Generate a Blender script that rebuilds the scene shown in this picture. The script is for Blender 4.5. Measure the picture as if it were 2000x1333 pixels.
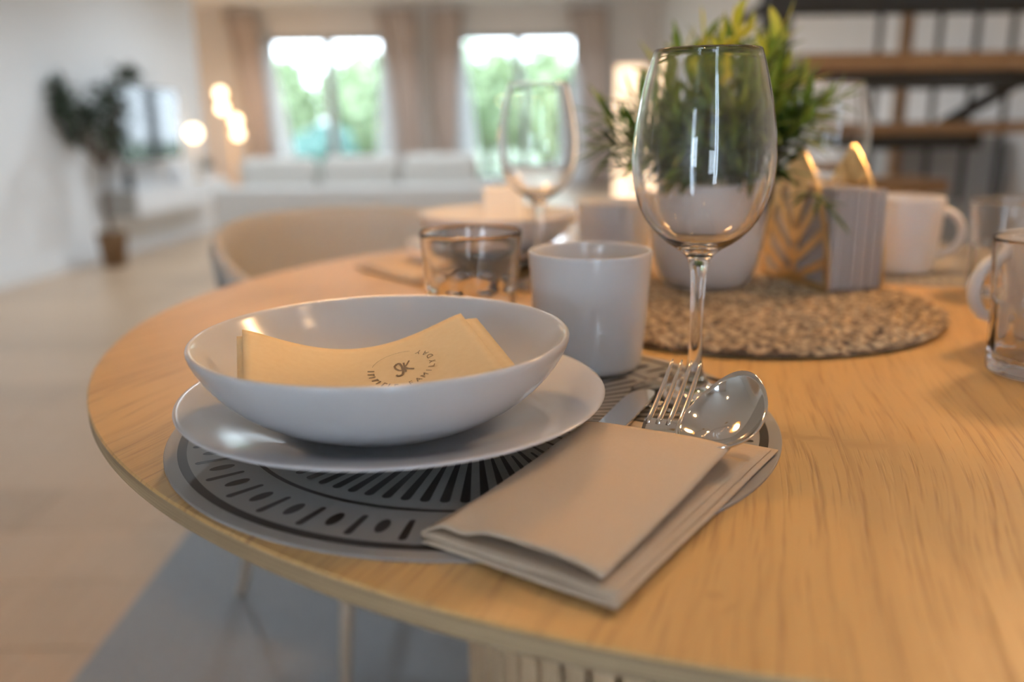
import bpy, bmesh, math, random
from mathutils import Vector, Matrix, noise
random.seed(7)
PI = math.pi
S = bpy.context.scene
COL = S.collection
for o in list(bpy.data.objects): bpy.data.objects.remove(o)

# ------------------------------------------------------------------ camera
F, PITCH, ROLL, H = 1663.8, 0.2532, -0.0130, 0.9432
T0 = 0.75                                     # table top height
_cp, _sp = math.cos(PITCH), math.sin(PITCH)
FW = Vector((0, _cp, -_sp)); _u = Vector((0, _sp, _cp)); _r = Vector((1, 0, 0))
RT = _r*math.cos(ROLL) + _u*math.sin(ROLL); UP = _u*math.cos(ROLL) - _r*math.sin(ROLL)
EYE = Vector((0, 0, H))
cd = bpy.data.cameras.new('camera'); cam = bpy.data.objects.new('camera', cd); COL.objects.link(cam)
cd.sensor_width = 36; cd.lens = F/2000*36; cd.clip_start = 0.02; cd.clip_end = 200
m = Matrix.Identity(4)
for i, c in enumerate((RT, UP, -FW)):
    for k in range(3): m[k][i] = c[k]
m.translation = EYE
cam.matrix_world = m
cd.dof.use_dof = True; cd.dof.focus_distance = 0.50; cd.dof.aperture_fstop = 2.8
S.camera = cam
def PY(x, y, Y):                              # pixel -> point on the vertical plane at distance Y
    d = FW + RT*((x-1000)/F) + UP*((666.5-y)/F); return EYE + d*(Y/d.y)
def PZ(x, y, z):                              # pixel -> point on the level plane at height z
    d = FW + RT*((x-1000)/F) + UP*((666.5-y)/F); return EYE + d*((z-H)/d.z)

# ------------------------------------------------------------------ world, light, exposure
W = bpy.data.worlds.new('sky'); S.world = W; W.use_nodes = True
nt = W.node_tree; bg = nt.nodes['Background']
tc = nt.nodes.new('ShaderNodeTexCoord'); sx = nt.nodes.new('ShaderNodeSeparateXYZ'); cr = nt.nodes.new('ShaderNodeValToRGB')
nt.links.new(tc.outputs['Generated'], sx.inputs[0]); nt.links.new(sx.outputs['Z'], cr.inputs[0]); nt.links.new(cr.outputs[0], bg.inputs[0])
cr.color_ramp.elements[0].color = (0.70, 0.85, 1.0, 1); cr.color_ramp.elements[1].color = (0.56, 0.77, 1.0, 1)
bg.inputs[1].default_value = 26.0
S.view_settings.view_transform = 'Standard'; S.view_settings.look = 'None'; S.view_settings.gamma = 1
S.view_settings.use_curve_mapping = False; S.view_settings.exposure = 0.0
S.cycles.max_bounces = 14; S.cycles.transmission_bounces = 12; S.cycles.diffuse_bounces = 4; S.cycles.glossy_bounces = 6
S.cycles.transparent_max_bounces = 16
def portal(name, loc, rot, w, h):
    l = bpy.data.lights.new(name, 'AREA'); l.shape = 'RECTANGLE'; l.size = w; l.size_y = h; l.cycles.is_portal = True
    o = bpy.data.objects.new(name, l); COL.objects.link(o); o.location = loc; o.rotation_euler = rot
YB, YR = 12.5, -6.0                            # window wall and the wall behind the camera
WINS = [(-3.36, -1.70, 0.10, 2.11), (-0.69, 0.97, 0.10, 2.11)]
RWINS = [(-4.00, -2.60, 0.10, 2.42)]
YK = -1.6                                      # nearer wall piece behind the camera
KWINS = [(0.24, 0.56, 0.05, 2.45)]
for x0, x1, z0, z1 in WINS: portal('daylight_portal', ((x0+x1)/2, YB+.06, (z0+z1)/2), (-PI/2, 0, 0), x1-x0, z1-z0)
for x0, x1, z0, z1 in KWINS: portal('daylight_portal', ((x0+x1)/2, YK-.06, (z0+z1)/2), (PI/2, 0, 0), x1-x0, z1-z0)
for x0, x1, z0, z1 in RWINS: portal('daylight_portal', ((x0+x1)/2, YR-.06, (z0+z1)/2), (PI/2, 0, 0), x1-x0, z1-z0)
WARM = (1.0, 0.61, 0.30)

# ------------------------------------------------------------------ helpers
def tag(o, label=None, cat=None, group=None, kind=None):
    if label: o['label'] = label
    if cat: o['category'] = cat
    if group: o['group'] = group
    if kind: o['kind'] = kind
    return o
class MB:
    def __init__(s): s.v = []; s.f = []
    def add(s, vs, fs):
        n = len(s.v); s.v += [tuple(p) for p in vs]; s.f += [tuple(i+n for i in f) for f in fs]; return s
    def box(s, a, b, M=None):
        x0, y0, z0 = a; x1, y1, z1 = b
        vs = [Vector(p) for p in ((x0,y0,z0),(x1,y0,z0),(x1,y1,z0),(x0,y1,z0),(x0,y0,z1),(x1,y0,z1),(x1,y1,z1),(x0,y1,z1))]
        if M is not None: vs = [M @ p for p in vs]
        return s.add(vs, [(3,2,1,0),(4,5,6,7),(0,1,5,4),(1,2,6,5),(2,3,7,6),(3,0,4,7)])
    def grid(s, fn, nu, nv, wrap=False):
        vs = [fn(i/nu, j/nv) for j in range(nv+1) for i in range(nu + (0 if wrap else 1))]
        k = nu if wrap else nu+1; fs = []
        for j in range(nv):
            for i in range(nu):
                a = j*k+i; b = j*k+(i+1) % k if wrap else a+1
                fs.append((a, b, b+k, a+k))
        return s.add(vs, fs)
    def lathe(s, prof, n=64, c=(0, 0, 0), rfn=None):
        vs = []; fs = []; rings = []
        for (r, z) in prof:
            if r < 1e-6: rings.append([len(vs)]); vs.append((c[0], c[1], c[2]+z))
            else:
                rings.append(list(range(len(vs), len(vs)+n)))
                for i in range(n):
                    a = 2*PI*i/n; q = r*(rfn(a, r, z) if rfn else 1); vs.append((c[0]+q*math.cos(a), c[1]+q*math.sin(a), c[2]+z))
        for A, Bq in zip(rings, rings[1:]):
            for i in range(n):
                j = (i+1) % n
                if len(A) == 1 and len(Bq) == 1: break
                if len(A) == 1: fs.append((A[0], Bq[j], Bq[i]))
                elif len(Bq) == 1: fs.append((A[i], A[j], Bq[0]))
                else: fs.append((A[i], A[j], Bq[j], Bq[i]))
        return s.add(vs, fs)
    def tube(s, pts, rad, n=8, cap=True, flat=1.0):
        pts = [Vector(p) for p in pts]; N = len(pts)
        rad = rad if isinstance(rad, (list, tuple)) else [rad]*N
        vs = []; up = None
        for i, p in enumerate(pts):
            d = (pts[min(i+1, N-1)] - pts[max(i-1, 0)]).normalized()
            if up is None: up = Vector((0, 0, 1)) if abs(d.z) < .9 else Vector((1, 0, 0))
            a = d.cross(up).normalized(); b = a.cross(d).normalized(); up = b
            for k in range(n):
                t = 2*PI*k/n; vs.append(p + a*(rad[i]*math.cos(t)) + b*(rad[i]*flat*math.sin(t)))
        fs = [(i*n+k, i*n+(k+1) % n, (i+1)*n+(k+1) % n, (i+1)*n+k) for i in range(N-1) for k in range(n)]
        if cap: fs += [tuple(reversed(range(n))), tuple(range((N-1)*n, N*n))]
        return s.add(vs, fs)
    def prism(s, pts, z0, z1, M=None):
        n = len(pts); vs = [Vector((x, y, z0)) for x, y in pts] + [Vector((x, y, z1)) for x, y in pts]
        if M is not None: vs = [M @ p for p in vs]
        return s.add(vs, [tuple(reversed(range(n))), tuple(range(n, 2*n))] + [(i, (i+1) % n, (i+1) % n+n, i+n) for i in range(n)])
    def mesh(s, name, smooth=False):
        me = bpy.data.meshes.new(name); me.from_pydata(s.v, [], s.f); me.update()
        bm = bmesh.new(); bm.from_mesh(me); bmesh.ops.recalc_face_normals(bm, faces=bm.faces)
        bm.to_mesh(me); bm.free()
        if smooth: me.polygons.foreach_set('use_smooth', [True]*len(me.polygons))
        return me
    def build(s, name, mat, parent=None, smooth=False, bevel=0, seg=2, loc=None, subsurf=0, solid=0, angle=None):
        return link(name, s.mesh(name, smooth), mat, parent, bevel, seg, loc, subsurf, solid)
def link(name, me, mat, parent=None, bevel=0, seg=2, loc=None, subsurf=0, solid=0):
    o = bpy.data.objects.new(name, me); COL.objects.link(o)
    if mat and not me.materials: me.materials.append(mat)
    if parent: o.parent = parent
    if loc is not None: o.location = loc
    if solid: md = o.modifiers.new('thick', 'SOLIDIFY'); md.thickness = solid; md.offset = 0
    if bevel:
        md = o.modifiers.new('bevel', 'BEVEL'); md.width = bevel; md.segments = seg; md.limit_method = 'ANGLE'; md.angle_limit = .6
        me.polygons.foreach_set('use_smooth', [True]*len(me.polygons)); md.harden_normals = True
    if subsurf: md = o.modifiers.new('sub', 'SUBSURF'); md.levels = subsurf; md.render_levels = subsurf
    return o
def empty(name, loc=(0, 0, 0), rz=0):
    o = bpy.data.objects.new(name, None); COL.objects.link(o); o.location = loc; o.rotation_euler = (0, 0, rz)
    o.empty_display_size = .02; return o
def copy_tree(o, parent=None):
    c = o.copy(); COL.objects.link(c); c.parent = parent
    for ch in o.children: copy_tree(ch, c)
    return c
def rot(ax, a): return Matrix.Rotation(a, 4, ax)
def tr(*p): return Matrix.Translation(Vector(p if len(p) == 3 else p[0]))

# ------------------------------------------------------------------ materials
MATS = {}
def mat(name, col=(.8, .8, .8), rough=.5, metal=0, **k):
    m = bpy.data.materials.new(name); m.use_nodes = True; MATS[name] = m
    b = m.node_tree.nodes['Principled BSDF']
    b.inputs['Base Color'].default_value = (*col, 1); b.inputs['Roughness'].default_value = rough; b.inputs['Metallic'].default_value = metal
    for q, v in k.items():
        b.inputs[q.replace('_', ' ')].default_value = v
    return m
def N(m, t, **k):
    n = m.node_tree.nodes.new(t)
    for a, v in k.items(): setattr(n, a, v)
    return n
def L(m, a, b): m.node_tree.links.new(a, b)
def noisy(m, c2, scale, fac=.5, detail=4, bump=0, bdist=.001, coords='Object', stretch=(1, 1, 1), bscale=None):
    """mottle the base colour towards c2 and add fine relief"""
    b = m.node_tree.nodes['Principled BSDF']; c1 = tuple(b.inputs['Base Color'].default_value)
    t = N(m, 'ShaderNodeTexCoord'); mp = N(m, 'ShaderNodeMapping'); mp.inputs['Scale'].default_value = stretch
    L(m, t.outputs[coords], mp.inputs[0])
    n = N(m, 'ShaderNodeTexNoise'); n.inputs['Scale'].default_value = scale; n.inputs['Detail'].default_value = detail
    L(m, mp.outputs[0], n.inputs['Vector'])
    r = N(m, 'ShaderNodeValToRGB'); r.color_ramp.elements[0].color = c1; r.color_ramp.elements[1].color = (*c2, 1)
    r.color_ramp.elements[0].position = .5-fac/2; r.color_ramp.elements[1].position = .5+fac/2
    L(m, n.outputs[0], r.inputs[0]); L(m, r.outputs[0], b.inputs['Base Color'])
    if bump:
        n2 = N(m, 'ShaderNodeTexNoise'); n2.inputs['Scale'].default_value = bscale or scale*3; n2.inputs['Detail'].default_value = 3
        L(m, mp.outputs[0], n2.inputs['Vector'])
        bp = N(m, 'ShaderNodeBump'); bp.inputs['Strength'].default_value = bump; bp.inputs['Distance'].default_value = bdist
        L(m, n2.outputs[0], bp.inputs['Height']); L(m, bp.outputs[0], b.inputs['Normal'])
    return m
def oak(name, light, dark, ang=0., scale=1., rough=.45, bump=.25, coords='Object', knots=True):
    m = mat(name, light, rough); b = m.node_tree.nodes['Principled BSDF']
    t = N(m, 'ShaderNodeTexCoord'); mp = N(m, 'ShaderNodeMapping'); mp.inputs['Rotation'].default_value = (0, 0, ang)
    L(m, t.outputs[coords], mp.inputs[0])
    # slow warp of the grain lines
    wn = N(m, 'ShaderNodeTexNoise'); wn.inputs['Scale'].default_value = 3.2*scale; wn.inputs['Detail'].default_value = 2
    mpw = N(m, 'ShaderNodeMapping'); mpw.inputs['Scale'].default_value = (1.0, .45, 1); L(m, mp.outputs[0], mpw.inputs[0]); L(m, mpw.outputs[0], wn.inputs['Vector'])
    vm = N(m, 'ShaderNodeVectorMath', operation='MULTIPLY_ADD'); vm.inputs[1].default_value = (.13/scale, 0, 0); L(m, wn.outputs['Color'], vm.inputs[0]); L(m, mp.outputs[0], vm.inputs[2])
    def fibre(sx, sy, det):
        q = N(m, 'ShaderNodeMapping'); q.inputs['Scale'].default_value = (sx*scale, sy*scale, 30*scale); L(m, vm.outputs[0], q.inputs[0])
        n = N(m, 'ShaderNodeTexNoise'); n.inputs['Scale'].default_value = 1; n.inputs['Detail'].default_value = det; n.inputs['Roughness'].default_value = .6
        L(m, q.outputs[0], n.inputs['Vector']); return n.outputs[0]
    f1 = fibre(40, 1.6, 4); f2 = fibre(420, 14, 2)
    # cathedral lines
    wv = N(m, 'ShaderNodeTexWave', wave_type='BANDS', bands_direction='X'); wv.inputs['Scale'].default_value = 13*scale; wv.inputs['Distortion'].default_value = 4.5
    wv.inputs['Detail'].default_value = 3; wv.inputs['Detail Scale'].default_value = 1.2
    q = N(m, 'ShaderNodeMapping'); q.inputs['Scale'].default_value = (1, .25, 1); L(m, vm.outputs[0], q.inputs[0]); L(m, q.outputs[0], wv.inputs['Vector'])
    rw = N(m, 'ShaderNodeValToRGB'); rw.color_ramp.elements[0].position = .0; rw.color_ramp.elements[0].color = (1, 1, 1, 1); rw.color_ramp.elements[1].position = .09; rw.color_ramp.elements[1].color = (0, 0, 0, 1)
    L(m, wv.outputs['Fac'], rw.inputs[0])
    r1 = N(m, 'ShaderNodeMapRange'); r1.inputs[1].default_value = .35; r1.inputs[2].default_value = .7; L(m, f1, r1.inputs[0])
    r2 = N(m, 'ShaderNodeMapRange'); r2.inputs[1].default_value = .52; r2.inputs[2].default_value = .72; L(m, f2, r2.inputs[0])
    a1 = N(m, 'ShaderNodeMath', operation='MULTIPLY_ADD'); a1.inputs[1].default_value = .22; L(m, r1.outputs[0], a1.inputs[0])
    a0 = N(m, 'ShaderNodeMath', operation='MULTIPLY'); a0.inputs[1].default_value = .50; L(m, r2.outputs[0], a0.inputs[0]); L(m, a0.outputs[0], a1.inputs[2])
    a2 = N(m, 'ShaderNodeMath', operation='MULTIPLY_ADD'); a2.inputs[1].default_value = .16; a2.use_clamp = True; L(m, rw.outputs[0], a2.inputs[0]); L(m, a1.outputs[0], a2.inputs[2])
    fac = a2.outputs[0]
    if knots:
        for (kx, ky, s1, s2, an) in knots if isinstance(knots, list) else []:
            mk = N(m, 'ShaderNodeMapping', vector_type='TEXTURE'); mk.inputs['Location'].default_value = (kx, ky, 0); mk.inputs['Rotation'].default_value = (0, 0, an); mk.inputs['Scale'].default_value = (s1, s2, 1)
            no = N(m, 'ShaderNodeTexNoise'); no.inputs['Scale'].default_value = 45
            L(m, t.outputs[coords], no.inputs['Vector'])
            av = N(m, 'ShaderNodeVectorMath', operation='MULTIPLY_ADD'); av.inputs[1].default_value = (s1*.5, s1*.5, 0); L(m, no.outputs['Color'], av.inputs[0]); L(m, t.outputs[coords], av.inputs[2])
            L(m, av.outputs[0], mk.inputs[0])
            ln = N(m, 'ShaderNodeVectorMath', operation='LENGTH'); L(m, mk.outputs[0], ln.inputs[0])
            mr = N(m, 'ShaderNodeMapRange'); mr.inputs[1].default_value = .2; mr.inputs[2].default_value = 1.2; mr.inputs[3].default_value = .75; mr.inputs[4].default_value = 0; L(m, ln.outputs['Value'], mr.inputs[0])
            mx = N(m, 'ShaderNodeMath', operation='MAXIMUM'); L(m, fac, mx.inputs[0]); L(m, mr.outputs[0], mx.inputs[1]); fac = mx.outputs[0]
    r = N(m, 'ShaderNodeValToRGB'); r.color_ramp.elements[0].color = (*light, 1); r.color_ramp.elements[1].color = (*dark, 1); L(m, fac, r.inputs[0])
    oi = N(m, 'ShaderNodeObjectInfo'); hs = N(m, 'ShaderNodeHueSaturation'); mr = N(m, 'ShaderNodeMapRange'); mr.inputs[3].default_value = .90; mr.inputs[4].default_value = 1.1
    L(m, oi.outputs['Random'], mr.inputs[0]); L(m, mr.outputs[0], hs.inputs['Value']); L(m, r.outputs[0], hs.inputs['Color']); L(m, hs.outputs[0], b.inputs['Base Color'])
    bp = N(m, 'ShaderNodeBump'); bp.inputs['Strength'].default_value = bump; bp.inputs['Distance'].default_value = .0006; bp.invert = True
    L(m, fac, bp.inputs['Height']); L(m, bp.outputs[0], b.inputs['Normal'])
    return m
def emit(name, col, s):
    m = mat(name, col); b = m.node_tree.nodes['Principled BSDF']; b.inputs['Emission Color'].default_value = (*col, 1); b.inputs['Emission Strength'].default_value = s; return m
def glass(name, col=(1, 1, 1), rough=0.):
    m = mat(name, col, rough); b = m.node_tree.nodes['Principled BSDF']; b.inputs['Transmission Weight'].default_value = 1; b.inputs['IOR'].default_value = 1.48; return m
def cloth(name, col, col2, scale=900, bump=.4, rough=.9):
    m = mat(name, col, rough); b = m.node_tree.nodes['Principled BSDF']; b.inputs['Sheen Weight'].default_value = .15
    return noisy(m, col2, scale, .6, 3, bump, .0006)
def sheer(name, col, transp):
    m = bpy.data.materials.new(name); m.use_nodes = True; t = m.node_tree; t.nodes.remove(t.nodes['Principled BSDF']); o = t.nodes['Material Output']
    d = N(m, 'ShaderNodeBsdfDiffuse'); d.inputs[0].default_value = (*col, 1); q = N(m, 'ShaderNodeBsdfTranslucent'); q.inputs[0].default_value = (*col, 1)
    a = N(m, 'ShaderNodeMixShader'); a.inputs[0].default_value = .5; L(m, d.outputs[0], a.inputs[1]); L(m, q.outputs[0], a.inputs[2])
    p = N(m, 'ShaderNodeBsdfTransparent'); c = N(m, 'ShaderNodeMixShader'); c.inputs[0].default_value = transp
    L(m, a.outputs[0], c.inputs[1]); L(m, p.outputs[0], c.inputs[2]); L(m, c.outputs[0], o.inputs[0]); return m

M_wall = noisy(mat('white_paint', (.84, .845, .85), .8), (.81, .815, .82), 6, .8, 2)
M_wallb = noisy(mat('warm_white_paint', (.86, .81, .77), .8), (.83, .78, .74), 6, .8, 2)
M_ceil = mat('ceiling_paint', (.86, .86, .85), .9)
M_trim = mat('white_trim', (.84, .84, .84), .4)
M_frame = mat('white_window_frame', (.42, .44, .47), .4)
M_pane = glass('window_glass'); M_tint = glass('dimming_glass', (.36, .35, .335))  # grey tint added to the far panes to dim the bright outdoors
M_floor = oak('floor_oak', (.60, .43, .29), (.42, .28, .17), 0, .7, .32, .05)
M_under = mat('floor_screed', (.25, .2, .16), .9)
M_table = oak('table_oak', (.52, .325, .125), (.25, .135, .05), math.radians(19), 1.0, .42, .5,
              knots=[(PZ(1610, 842, T0).x-.247, PZ(1610, 842, T0).y-.866, .050, .009, math.radians(-14)), (PZ(1700, 860, T0).x-.247, PZ(1700, 860, T0).y-.866, .035, .016, math.radians(-10)), (PZ(1402, 1160, T0).x-.247, PZ(1402, 1160, T0).y-.866, .0065, .0055, 0), (PZ(1440, 1180, T0).x-.247, PZ(1440, 1180, T0).y-.866, .012, .0022, .7)])
M_tedge = noisy(mat('table_edge_oak', (.44, .31, .17), .5), (.19, .125, .065), 1.0, .42, 4, .3, .0005, stretch=(7, 7, 520))
M_slat = oak('slat_oak', (.60, .42, .25), (.40, .26, .14), 0, 2, .5, .2)
M_dark = mat('dark_felt', (.02, .018, .016), .9)
M_rug = cloth('rug_weave', (.36, .38, .40), (.26, .275, .29), 160, .8)
M_ceramic = mat('grey_white_glaze', (.68, .68, .70), .17)
M_ceramic2 = mat('white_glaze', (.78, .77, .77), .3)
M_pot = noisy(mat('matt_white_pot', (.70, .68, .67), .55), (.66, .64, .63), 30, .7, 3)
M_kraft = noisy(mat('kraft_card', (.80, .62, .36), .75), (.76, .57, .32), 260, .7, 4, .1, .0003)
M_ink = mat('brown_ink', (.20, .135, .075), .7)
M_napkin = noisy(mat('taupe_paper_napkin', (.56, .45, .335), .95), (.53, .42, .31), 700, .6, 4, .25, .0003)
M_napkin2 = noisy(mat('grey_paper_napkin', (.50, .46, .44), .95), (.46, .42, .40), 500, .6, 4, .25, .0003)
M_mat = mat('grey_placemat', (.33, .315, .295), .42)
M_print = mat('black_print', (.028, .024, .022), .4)
M_steel = mat('polished_steel', (.80, .77, .72), .07, 1)
M_glass = glass('clear_glass')
M_gold = mat('brushed_gold', (.80, .60, .30), .36, 1)
M_braid = noisy(mat('seagrass', (.66, .48, .28), .85), (.12, .08, .055), 120, .30, 3)
M_braid2 = mat('seagrass_base', (.16, .11, .07), .9)
M_shell = cloth('chair_boucle', (.53, .51, .48), (.45, .43, .40), 420, 1.)
M_leg = mat('beige_metal_leg', (.55, .42, .30), .4)
M_sofa = cloth('sofa_linen', (.74, .72, .69), (.67, .65, .61), 300, .6)
M_cush = cloth('cushion_linen', (.74, .71, .66), (.66, .63, .57), 300, .6)
M_curt = cloth('beige_curtain', (.62, .52, .46), (.56, .46, .40), 90, .4)
M_sheer = sheer('white_sheer', (.92, .92, .93), .35)
M_tv = mat('tv_screen', (.01, .01, .012), .05)
M_black = mat('black_plastic', (.02, .02, .022), .4)
M_bench = mat('bench_white', (.78, .78, .78), .35)
M_benchend = mat('bench_grey_end', (.36, .33, .29), .6)
M_steelblack = noisy(mat('black_steel', (.022, .021, .017), .65, 0), (.014, .014, .012), 8, .8, 2)
M_tread = oak('tread_oak', (.34, .185, .075), (.20, .10, .04), PI/2, 1, .45, .2)
M_bark = noisy(mat('bark', (.16, .11, .08), .9), (.10, .07, .05), 60, .6, 4, .5, .003)
M_basket = noisy(mat('brown_basket', (.27, .16, .075), .8), (.17, .095, .045), 90, .5, 3, .6, .003)
M_soil = noisy(mat('soil', (.05, .035, .025), .95), (.09, .065, .045), 90, .6, 4, .8, .003)
M_leafdark = noisy(mat('dark_leaf', (.022, .042, .022), .55), (.05, .07, .035), 12, .6, 2)
def leafmat(name, a, b):
    m = mat(name, a, .45); n = m.node_tree.nodes['Principled BSDF']
    oi = N(m, 'ShaderNodeObjectInfo'); r = N(m, 'ShaderNodeValToRGB'); r.color_ramp.elements[0].color = (*a, 1); r.color_ramp.elements[1].color = (*b, 1)
    L(m, oi.outputs['Random'], r.inputs[0]); L(m, r.outputs[0], n.inputs['Base Color'])
    n.inputs['Transmission Weight'].default_value = 0; n.inputs['Subsurface Weight'].default_value = 0
    o = m.node_tree.nodes['Material Output']; q = N(m, 'ShaderNodeBsdfTranslucent'); x = N(m, 'ShaderNodeMixShader'); x.inputs[0].default_value = .3
    L(m, r.outputs[0], q.inputs[0]); L(m, n.outputs[0], x.inputs[1]); L(m, q.outputs[0], x.inputs[2]); L(m, x.outputs[0], o.inputs[0]); return m
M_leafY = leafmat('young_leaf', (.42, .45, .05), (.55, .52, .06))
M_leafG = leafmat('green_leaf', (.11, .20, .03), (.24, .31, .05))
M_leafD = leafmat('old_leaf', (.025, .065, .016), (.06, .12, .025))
M_stem = mat('plant_stem', (.16, .20, .06), .6)
M_paper = emit('lit_paper', (1, .72, .48), 1.7)
M_globe = emit('lit_globe', (1, .74, .46), 7)
M_brass = mat('brass', (.6, .42, .2), .3, 1)
M_bulb = emit('lit_bulb', (1, .68, .36), 60)
M_lawn = noisy(mat('lawn', (.17, .20, .12), .9), (.22, .25, .15), 3, .7, 4)
M_tree1 = noisy(mat('garden_foliage', (.26, .34, .17), .8), (.40, .46, .27), 2, .7, 3)
M_tree2 = noisy(mat('blue_conifer_foliage', (.14, .26, .24), .8), (.22, .36, .30), 2, .7, 3)
M_greycab = mat('grey_lacquer', (.34, .345, .345), .5)

# ------------------------------------------------------------------ the room
def holed(name, y, t, x0, x1, z1, holes, m):
    b = MB(); hs = sorted(holes); x = x0
    for (a, c, za, zb) in hs:
        b.box((x, y, 0), (a, y+t, z1)); b.box((a, y, 0), (c, y+t, za)); b.box((a, y, zb), (c, y+t, z1)); x = c
    b.box((x, y, 0), (x1, y+t, z1)); return tag(b.build(name, m), kind='structure')
ZC = 2.52
tag(MB().box((-5.2, YK-.2, -.12), (2.5, 12.7, -.014)).box((-5.2, -6.25, -.12), (-.2, YK-.2, -.014)).build('floor', M_under), kind='structure'); FLOOR = bpy.data.objects['floor']
# oak planks
pm = {}
rows = 0; y = -.4
rnd = random.Random(3)
def plank(x0, x1, y0, y1):
    key = (round(x1-x0, 3), round(y1-y0, 3))
    if key not in pm: pm[key] = MB().box((0, 0, -.014), (x1-x0-.003, y1-y0-.003, 0)).mesh('plank')
    o = link('plank', pm[key], M_floor, FLOOR); o.location = (x0, y0, 0); return o
yy = 0.2
while yy < 7.9:
    off = rnd.choice((0, .4, .8, 1.2)); xx = -3.6 - off
    while xx < 0.6:
        plank(xx, min(xx+1.6, .62), yy, yy+.24); xx += 1.6
    yy += .24
ENDX, ENDY = xx, yy
b = MB()
for q in range(23): b.box((-5.2, yy+q*.2, -.014), (2.3, yy+q*.2+.197, -.0003))
b.box((.62, YK-.15, -.014), (2.3, yy-.001, -.0008)); b.box((-4.6, -6.2, -.014), (-.35, .197, -.0008)); b.box((-.35, YK-.15, -.014), (.62, .197, -.0008))
o = b.build('plank_field', M_floor, FLOOR); tag(o, kind='stuff')
tag(MB().box((-5.2, YK-.2, ZC), (2.5, 12.7, ZC+.1)).box((-5.2, -6.25, ZC), (-.2, YK-.2, ZC+.1)).build('ceiling', M_ceil), kind='structure')
holed('wall_back', YB, .2, -5.0, 2.5, ZC, WINS, M_wallb)
holed('wall_rear', YR-.2, .2, -4.6, -.2, ZC, RWINS, M_wall)
tag(MB().box((-.35, YR, 0), (-.2, YK-.2, ZC)).build('wall_passage', M_wall), kind='structure')
holed('wall_kitchen', YK-.2, .2, -.35, 2.07, ZC, KWINS, M_wall)
def wallx(y): return -3.07 + (y-5.04)*.1063
b = MB(); ye = 7.95
b.add([(wallx(YR), YR, 0), (wallx(ye), ye, 0), (wallx(ye)-.15, ye, 0), (wallx(YR)-.15, YR, 0), (wallx(YR), YR, ZC), (wallx(ye), ye, ZC), (wallx(ye)-.15, ye, ZC), (wallx(YR)-.15, YR, ZC)],
      [(3,2,1,0),(4,5,6,7),(0,1,5,4),(1,2,6,5),(2,3,7,6),(3,0,4,7)])
tag(b.build('wall_left', M_wall), kind='structure')
tag(MB().box((-5.0, ye, 0), (wallx(ye)-.15, ye+.15, ZC)).build('wall_alcove', M_wall), kind='structure')
tag(MB().box((-5.15, ye, 0), (-5.0, YB+.2, ZC)).build('wall_alcove_side', M_wallb), kind='structure')
tag(MB().box((2.08, YK-.2, 0), (2.28, YB, ZC)).build('wall_right', M_wall), kind='structure')
b = MB()
b.add([(wallx(YR)+.015, YR, 0), (wallx(ye)+.015, ye, 0), (wallx(ye)+.001, ye, 0), (wallx(YR)+.001, YR, 0), (wallx(YR)+.015, YR, .09), (wallx(ye)+.015, ye, .09), (wallx(ye)+.001, ye, .09), (wallx(YR)+.001, YR, .09)],
      [(3,2,1,0),(4,5,6,7),(0,1,5,4),(1,2,6,5),(2,3,7,6),(3,0,4,7)])
tag(b.build('baseboard_left', M_trim), kind='structure')
tag(MB().box((-1.7, YB-.015, 0), (-.69, YB-.001, .09)).build('baseboard_back', M_trim), kind='structure')
tag(MB().box((2.065, YK, 0), (2.079, YB, .09)).build('baseboard_right', M_trim), kind='structure')
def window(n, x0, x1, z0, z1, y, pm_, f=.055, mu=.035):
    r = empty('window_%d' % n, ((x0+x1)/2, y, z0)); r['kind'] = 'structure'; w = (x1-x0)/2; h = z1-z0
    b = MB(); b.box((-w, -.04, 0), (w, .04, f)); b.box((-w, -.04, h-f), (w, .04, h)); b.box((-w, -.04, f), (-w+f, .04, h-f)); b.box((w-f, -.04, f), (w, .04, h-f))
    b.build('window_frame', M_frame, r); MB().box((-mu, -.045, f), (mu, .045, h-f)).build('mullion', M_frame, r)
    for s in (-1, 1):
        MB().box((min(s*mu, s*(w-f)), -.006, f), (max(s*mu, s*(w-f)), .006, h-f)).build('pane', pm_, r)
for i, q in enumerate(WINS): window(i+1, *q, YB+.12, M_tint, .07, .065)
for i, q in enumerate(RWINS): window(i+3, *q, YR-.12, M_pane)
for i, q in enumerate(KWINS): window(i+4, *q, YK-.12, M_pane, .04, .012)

# curtains
def curtain(name, x0, x1, y, z0, z1, folds, amp, m, label, group, gather=None):
    def fn(u, v):
        s = 1 if gather is None else gather(v)
        xa, xb = (x0, x1) if gather is None else s
        x = xa + (xb-xa)*u
        a = amp*(.6+.4*math.sin(u*7+1))*(1-.35*v)
        return (x, y + a*math.sin(2*PI*folds*u + .6*math.sin(v*3+u*4)), z0+(z1-z0)*v)
    o = MB().grid(fn, folds*10, 16).build(name, m, smooth=True, solid=.003); return tag(o, label, 'curtain', group)
zt = 2.44
def g(a0, b0, a1, b1): return lambda v: (a0+(a1-a0)*v**1.5, b0+(b1-b0)*v**1.5)
curtain('curtain', 0, 1, 12.34, .02, zt, 6, .045, M_curt, 'beige curtain hanging between the globe lamp and the window', 'beige floor-length curtains', g(-3.62, -3.32, -3.86, -3.42))
curtain('curtain', 0, 1, 12.34, .02, zt, 6, .045, M_curt, 'beige curtain on the right side of the window behind the sofa middle', 'beige floor-length curtains', g(-1.52, -1.24, -1.80, -1.24))
curtain('curtain', 0, 1, 12.34, .02, zt, 6, .045, M_curt, 'beige curtain just right of the white wall strip between the windows', 'beige floor-length curtains', g(-1.02, -.76, -1.05, -.60))
curtain('curtain', 0, 1, 12.34, .02, zt, 6, .045, M_curt, 'beige curtain hanging beside the tall lit paper lamp', 'beige floor-length curtains', g(1.12, 1.42, .82, 1.36))
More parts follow.
